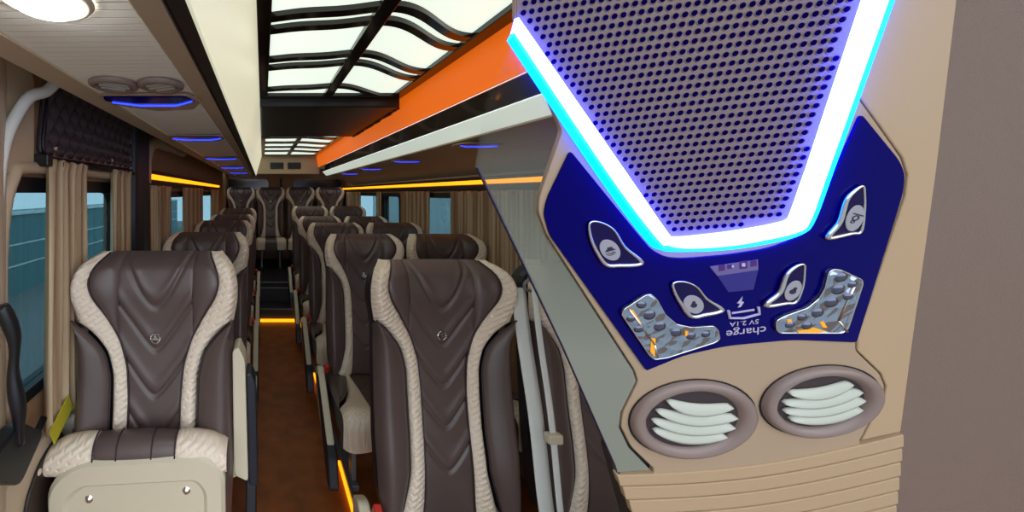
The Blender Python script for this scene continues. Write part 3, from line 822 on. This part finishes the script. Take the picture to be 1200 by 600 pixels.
# LED strip : inner line, mid line, outer line
LI = [(603, 22), (727, 200), (777, 272), (784, 277), (800, 277), (846, 272), (890, 265), (917, 259), (923, 255), (944, 195), (1008, 0), (1027, -60)]
LMm = [(598, 40), (707, 203), (762, 276), (775, 284), (800, 287.5), (850, 284), (895, 276), (925, 268), (938, 255), (958, 198), (1026, 0), (1045, -60)]
LO = [(594, 48), (699, 205), (754, 279), (772, 292), (800, 294), (852, 291.5), (903, 283), (932, 272), (946, 255), (967, 200), (1037, 0), (1056, -60)]
def strip_bm(A, B, h0, h1):
    a = spline([(*K(*p), 0) for p in A], 6); c = spline([(*K(*p), 0) for p in B], 6); bm = bmesh.new(); R = []
    for p, q in zip(a, c):
        R.append([bm.verts.new((p.x, p.y, 0)), bm.verts.new((p.x, p.y, h0)), bm.verts.new(((p.x + q.x) / 2, (p.y + q.y) / 2, max(h0, h1) + .0006)), bm.verts.new((q.x, q.y, h1)), bm.verts.new((q.x, q.y, 0))])
    for r1, r2 in zip(R[:-1], R[1:]):
        for k in range(4): bm.faces.new((r1[k], r1[k + 1], r2[k + 1], r2[k]))
    bm.faces.new(R[0]); bm.faces.new(R[-1][::-1]); return bm
led = link('light_strip', strip_bm(LI, LMm, .0065, .007), 'led_core', con)
link('light_strip_edge', strip_bm(LMm, LO, .007, .0022), 'led_edge', con)
# grille
GP = [(605, -60), (605, 24), (728, 199), (778, 271), (785, 276), (800, 276), (846, 271), (890, 264), (916, 258), (922, 254), (943, 195), (1007, 0), (1026, -60)]
gp = KK(GP); bm = bmesh.new(); prism(bm, gp, 0, .0008); 
def inside(p, poly, marg):
    x, y = p; c = False; n = len(poly); dm = 9
    for i in range(n):
        x1, y1 = poly[i]; x2, y2 = poly[(i + 1) % n]
        if (y1 > y) != (y2 > y) and x < (x2 - x1) * (y - y1) / (y2 - y1) + x1: c = not c
        l2 = (x2 - x1) ** 2 + (y2 - y1) ** 2; t_ = max(0, min(1, ((x - x1) * (x2 - x1) + (y - y1) * (y2 - y1)) / l2)) if l2 else 0
        dm = min(dm, math.hypot(x - x1 - t_ * (x2 - x1), y - y1 - t_ * (y2 - y1)))
    return c and dm > marg
c0 = Vector(K(810, 150)); va = Vector(K(810 + 10.3, 150 - 1.15)) - c0; vb = Vector(K(810 - 3.3, 150 + 9.9)) - c0
nh = 0
for i in range(-60, 61):
    for j in range(-60, 61):
        p = c0 + va * i + vb * j
        if not inside(p, gp, .0036): continue
        r = .0021; nh += 1
        mp = lambda a, b_, c, p=p: (p.x + a, p.y + b_, c)
        lathe(bm, [(r * 1.45, .0008), (r * 1.22, .00135), (r * 1.0, .0010)], 12, mp, 0)
        lathe(bm, [(r * 1.02, .0011), (0, .0011)], 12, mp, 1)
gr = link('speaker_grille', bm, None, con, mats=['grille', 'hole'])

# buttons
def leaf(pts, oval, rot, icon):
    P = [(*K(*p), 0) for p in pts]
    ol = [(p.x, p.y) for p in spline(P[:-1] + [P[-1]], 8, True)]
    cx = sum(p[0] for p in ol) / len(ol); cy = sum(p[1] for p in ol) / len(ol)
    bm = bmesh.new(); prism(bm, ol, .0018, .0034); bt = link('call_button', bm, mat('dark button plastic', (20, 10, 62), .3, spec=.15), nav, bevel=.0006)
    bm = bmesh.new(); tube(bm, [(a, b_, .0034) for a, b_ in ol], [.0008 + .0013 * (.5 + .5 * math.sin(2 * PI * k / len(ol) + 3.9)) for k in range(len(ol))], closed=True, seg=8); link('rim', bm, 'metal', bt, smooth=True)
    # oval disc from four measured points
    c = Vector(K(*oval[0])); a = Vector(K(*oval[1])) - c; b_ = Vector(K(*oval[2])) - c
    el = [tuple(c + a * math.cos(q) + b_ * math.sin(q)) for q in [2 * PI * k / 28 for k in range(28)]]
    bm = bmesh.new(); prism(bm, el, .0034, .0042); link('disc', bm, 'icon_disc', bt, bevel=.0002)
    bm = bmesh.new(); L2 = lambda x, y: tuple(c + Vector((x * math.cos(rot) - y * math.sin(rot), x * math.sin(rot) + y * math.cos(rot))) * .0072)
    def poly(pts): prism(bm, [L2(*p) for p in pts], .0042, .0045)
    def ring(r0, r1, a0, a1, ox=0, oy=0, n=14):
        poly([(ox + r1 * math.cos(a0 + (a1 - a0) * k / n), oy + r1 * math.sin(a0 + (a1 - a0) * k / n)) for k in range(n + 1)] + [(ox + r0 * math.cos(a1 - (a1 - a0) * k / n), oy + r0 * math.sin(a1 - (a1 - a0) * k / n)) for k in range(n + 1)])
    if icon == 'speaker':
        poly([(-.28, -.45), (.28, -.45), (.28, -.25), (.62, .10), (-.62, .10), (-.28, -.25)][::-1]); ring(.30, .40, .5, 2.64, 0, .1); ring(.55, .65, .5, 2.64, 0, .1)
    elif icon == 'bulb':
        ring(.0, .34, 0, 2 * PI - .01, 0, .12, 20); poly([(-.15, -.5), (.15, -.5), (.18, -.1), (-.18, -.1)])
    else:
        ring(.22, .34, 0, 2 * PI - .01, 0, -.05, 20); poly([(-.6, -.42), (.6, -.42), (.5, -.55), (-.5, -.55)]); ring(.12, .2, 0, 2 * PI - .01, 0, .42, 14); poly([(-.1, .2), (.1, .2), (.1, .35), (-.1, .35)])
    link('icon', bm, 'icon', bt)


leaf([(688, 260), (700, 259), (716, 268), (729, 288), (747, 303), (744, 308), (722, 309), (707, 308), (696, 293), (689, 276)], [(711, 291), (719, 302), (720, 286)], PI + .35, 'speaker')
leaf([(785, 330), (797, 328), (812, 334), (824, 348), (841, 359), (837, 363), (822, 366), (806, 368), (795, 355), (787, 341)], [(808, 354), (818, 361), (814, 346)], PI + .3, 'bulb')
leaf([(1004, 217), (1006, 225), (1006, 245), (1002, 269), (990, 272), (966, 277), (965, 273), (977, 258), (985, 233), (996, 221)], [(994, 254), (1000, 239), (1003, 257)], PI - .3, 'cup')
leaf([(936, 308), (937, 316), (935, 334), (927, 351), (915, 353), (895, 356), (894, 352), (908, 340), (916, 320), (927, 310)], [(923, 338), (930, 327), (930, 342)], PI - .3, 'bulb')

# faceted reading lamps
def lamp(pts, beads, ridge, amber):
    ol = rounded(KK(pts), .002); cx, cy = Vector(K(*ridge[1])), None
    bm = bmesh.new(); n = len(ol); A = [bm.verts.new((a, b_, .0018)) for a, b_ in ol]; B_ = [bm.verts.new((a, b_, .0042)) for a, b_ in ol]
    rp = [Vector((*K(*p), .0062)) for p in ridge]
    cen = Vector((sum(p[0] for p in ol) / n, sum(p[1] for p in ol) / n))
    C_ = [bm.verts.new((a * .86 + cen.x * .14, b_ * .86 + cen.y * .14, .0048)) for a, b_ in ol]
    for k in range(n):
        k2 = (k + 1) % n; bm.faces.new((A[k], A[k2], B_[k2], B_[k])); bm.faces.new((B_[k], B_[k2], C_[k2], C_[k]))
    bm.faces.new(C_)
    lp = link('reading_lamp', bm, 'lens', nav)
    bm = bmesh.new()
    for p in beads:
        q = K(*p[:2]); r = p[2] * .00105
        lathe(bm, [(r, .0046), (r * .8, .0056), (r * .4, .0062), (0, .0064)], 14, lambda a, b_, c, q=q: (q[0] + a, q[1] + b_, c))
    link('bead', bm, 'lens_bead', lp, smooth=True)
    bm = bmesh.new()
    for a, b_ in zip(ridge[:-1], ridge[1:]): tube(bm, [(*K(*a), .0048), (*K(*b_), .0050)], .0009, seg=6)
    tube(bm, [(a, b_, .0040) for a, b_ in ol], .0007, closed=True, seg=6)
    link('rim', bm, 'metal', lp, smooth=True)
    bm = bmesh.new()
    for q in amber: prism(bm, KK(q), .0047, .0052)
    link('amber_facet', bm, 'lens_amber', lp)
    return lp


lamp([(751, 344), (758, 342), (765, 348), (775, 366), (788, 377), (806, 381), (831, 379), (836, 384), (838, 394), (833, 398), (777, 416), (763, 418), (757, 413), (725, 366), (727, 360)],
     [(747, 354, 4), (756, 366, 5.2), (768, 379, 5.2), (787, 386, 4.6), (804, 390, 4), (821, 388, 3.6), (735, 370, 3.6), (744, 382, 4)], [(733, 360), (762, 400), (765, 415)], [[(732, 358), (737, 360), (747, 376), (743, 374)], [(758, 392), (763, 393), (762, 414), (757, 408)], [(797, 384), (800, 384), (800, 390), (797, 390)]])
lamp([(969, 313), (978, 314), (1002, 325), (1003, 330), (986, 382), (980, 387), (908, 387), (904, 383), (904, 373), (912, 368), (940, 358), (953, 347), (960, 335), (964, 317)],
     [(977, 322, 4.6), (974, 336, 5), (966, 351, 5), (950, 363, 4.6), (932, 368, 3.6), (918, 377, 3.6), (990, 330, 3.4), (985, 344, 3.6), (938, 378, 4)], [(994, 328), (974, 372), (984, 385)], [[(926, 384), (945, 380), (960, 384), (950, 386), (928, 386)], [(914, 371), (919, 370), (921, 376), (916, 375)], [(952, 374), (956, 372), (961, 380), (956, 380)]])
# usb slot
bm = bmesh.new(); P = [(850, 362), (852, 371), (868, 371), (886, 366), (885, 358)]
tube(bm, [(*K(*p), .0024) for p in P], .0011, seg=6); prism(bm, KK([(855, 364.5), (881, 360.5), (881, 362.5), (855, 366.5)]), .0018, .0022); link('charging_port', bm, 'print', nav)
bm = bmesh.new(); prism(bm, KK([(867.5, 346), (861, 354), (864.5, 354.5), (862, 359), (865.5, 358), (869, 352.5), (866, 352)]), .0018, .0021); link('lightning_mark', bm, 'print', nav)
# small plates with square marks above the port
bm = bmesh.new(); prism(bm, KK([(829, 311), (885, 303), (885.5, 315), (838, 322)]), .0018, .0021); lb = link('marking_plate', bm, mat('lilac plate', (96, 84, 130), .4), nav)
bm = bmesh.new(); prism(bm, KK([(838, 322), (885.5, 315), (880, 338), (851, 341)]), .0018, .00205); link('lower_plate', bm, mat('violet plate', (34, 24, 110), .35), lb)
bm = bmesh.new()
for x, sz in ((843, 7), (852, 5), (868, 9), (880, 7)):
    y = 312.5 - (x - 843) * .14; prism(bm, KK([(x - sz / 2, y - sz / 2 + .4), (x + sz / 2, y - sz / 2 - .4), (x + sz / 2, y + sz / 2 - .4), (x - sz / 2, y + sz / 2 + .4)]), .0021, .00225)
link('square_mark', bm, mat('purple square', (66, 14, 96), .4), lb)
bm = bmesh.new()
for x, sz in ((855.5, 2.5), (868, 4)):
    y = 312.5 - (x - 843) * .14; prism(bm, KK([(x - sz / 2, y - sz / 2), (x + sz / 2, y - sz / 2), (x + sz / 2, y + sz / 2), (x - sz / 2, y + sz / 2)]), .00225, .0024)
link('square_mark', bm, 'print', lb)
def text(s, px, py, px2, py2, size):
    """reads from (px,py) towards (px2,py2)"""
    a, c = Vector(K(px, py)), Vector(K(px2, py2)); d = c - a
    cv = bpy.data.curves.new('lettering', 'FONT'); cv.body = s; cv.size = size; cv.extrude = .0001; cv.align_x = 'CENTER'; cv.align_y = 'CENTER'
    tmp = bpy.data.objects.new('lettering', cv); COL.objects.link(tmp); me = bpy.data.meshes.new_from_object(tmp); bpy.data.objects.remove(tmp)
    o = bpy.data.objects.new('lettering', me); COL.objects.link(o); me.materials.clear(); me.materials.append(M['print']); o.parent = nav
    mdl = (a + c) / 2; o.location = (mdl.x, mdl.y, .0020); o.rotation_euler = (0, 0, math.atan2(d.y, d.x)); return o
text('charge', 890, 385, 853, 389.5, .0118)
text('5V 2.1A', 885, 375, 854, 378.5, .0070)


# big round vents
def big_vent(cpx, rr_, tilt, label):
    c = K(*cpx); t = link_ring = None
    mp = lambda a, b_, w_: (c[0] + a, c[1] + b_ * .9, w_)
    bm = bmesh.new()
    lathe(bm, [(rr_, -.0005), (rr_ * .985, .0045), (rr_ * .90, .0065), (rr_ * .80, .0045), (rr_ * .74, .001), (rr_ * .73, -.012)], 64, mp)
    t = link('air_vent', bm, 'ring_vent', con, smooth=True); t['label'] = label
    bm = bmesh.new(); lathe(bm, [(rr_ * 1.0, .0004), (rr_ * 1.035, .0005)], 48, mp); link('gap', bm, 'dark', t)
    bm = bmesh.new(); lathe(bm, [(rr_ * .745, .0004), (0, .0004)], 40, mp); link('throat', bm, 'vent_inner', t)
    R = Matrix.Rotation(tilt, 3, 'Z')
    # curved louvres: crescent shells
    for k in range(4):
        bm = bmesh.new(); yc = (.44 - .25 * k) * rr_; hw = math.sqrt(max(.02, .69 ** 2 - (yc / rr_) ** 2)) * rr_ * .97
        N = 20
        def f(s, q):
            x = (2 * s - 1) * hw; bow = -(1 - (x / hw) ** 2) * rr_ * (.22 if k < 3 else .20)
            th = rr_ * .25 * (1 - (x / hw) ** 2) ** .5 + .0004
            v_ = Vector((x, yc + bow + (q - .2) * th, .0008 + .0042 * (1 - q) + .001 * math.sin(PI * q)))
            v_ = R @ v_; return mp(v_.x, v_.y, v_.z)
        grid(bm, f, N, 5); link('louvre', bm, 'slat', t, solid=.0008, smooth=True)
    return t


def vr(c, hw, dy):
    a = Vector(K(c[0] - hw, c[1] + dy)); b_ = Vector(K(c[0] + hw, c[1] - dy)); return (a - b_).length / 2
big_vent((809, 491), vr((809, 491), 73, 2), .0, 'left round vent with pale curved louvres')
big_vent((959, 470), vr((959, 470), 70, 10), .38, 'right round vent with tilted pale louvres')

# leather-lined pillar the console is fixed to (same slope, from floor to ceiling)
edge = [K(1129, -60), K(1122, 0), K(1097, 200), K(1070, 400), K(1048, 600), K(1043, 650)]
u_in = [(e[0] + .0012, e[1]) for e in edge]
v_top = .54 / Vv.z; v_bot = (-CAMZ) / Vv.z + .01
poly = [(u_in[0][0] + .01, v_top)] + u_in + [(u_in[-1][0] - .01, v_bot), (u_in[-1][0] + .34, v_bot), (u_in[-1][0] + .34, v_top * .3), (u_in[0][0] + .16, v_top)]
bm = bmesh.new(); prism(bm, poly, -.045, -.007)
o = tag(link('leather_pillar', bm, 'leather_grey', bevel=.006), 'grey brown leather covered pillar at the right edge behind the console', 'pillar'); on_console(o)
bm = bmesh.new(); box(bm, K(800, 0)[0], K(1100, 0)[0], K(800, -50)[1], K(800, -50)[1] + .03, -.045, -.03); link('mounting_bracket', bm, 'dark', con)

# ------------------------------------------------------------------ outside the windows
bm = bmesh.new(); box(bm, -30, 30, -12, 30, -.85, -.80); struct('ground', bm, 'asphalt')
bm = bmesh.new(); box(bm, -6.2, -5.6, -6, 24, -.8, 1.08)
t = tag(link('neighbouring_wall', bm, 'teal'), 'blue grey wall seen outside the left windows', 'wall')
bm = bmesh.new()
for z in (.31, -.17): box(bm, -5.6, -5.58, -6, 24, z, z + .03)
box(bm, -5.6, -5.55, -6, 24, 1.0, 1.08)
link('stripe', bm, 'white', t)
bm = bmesh.new(); box(bm, 9, 9.6, -6, 30, -.8, 1.7)
tag(link('far_building', bm, 'concrete'), 'pale low building seen outside the right windows', 'building')
print('holes', nh)
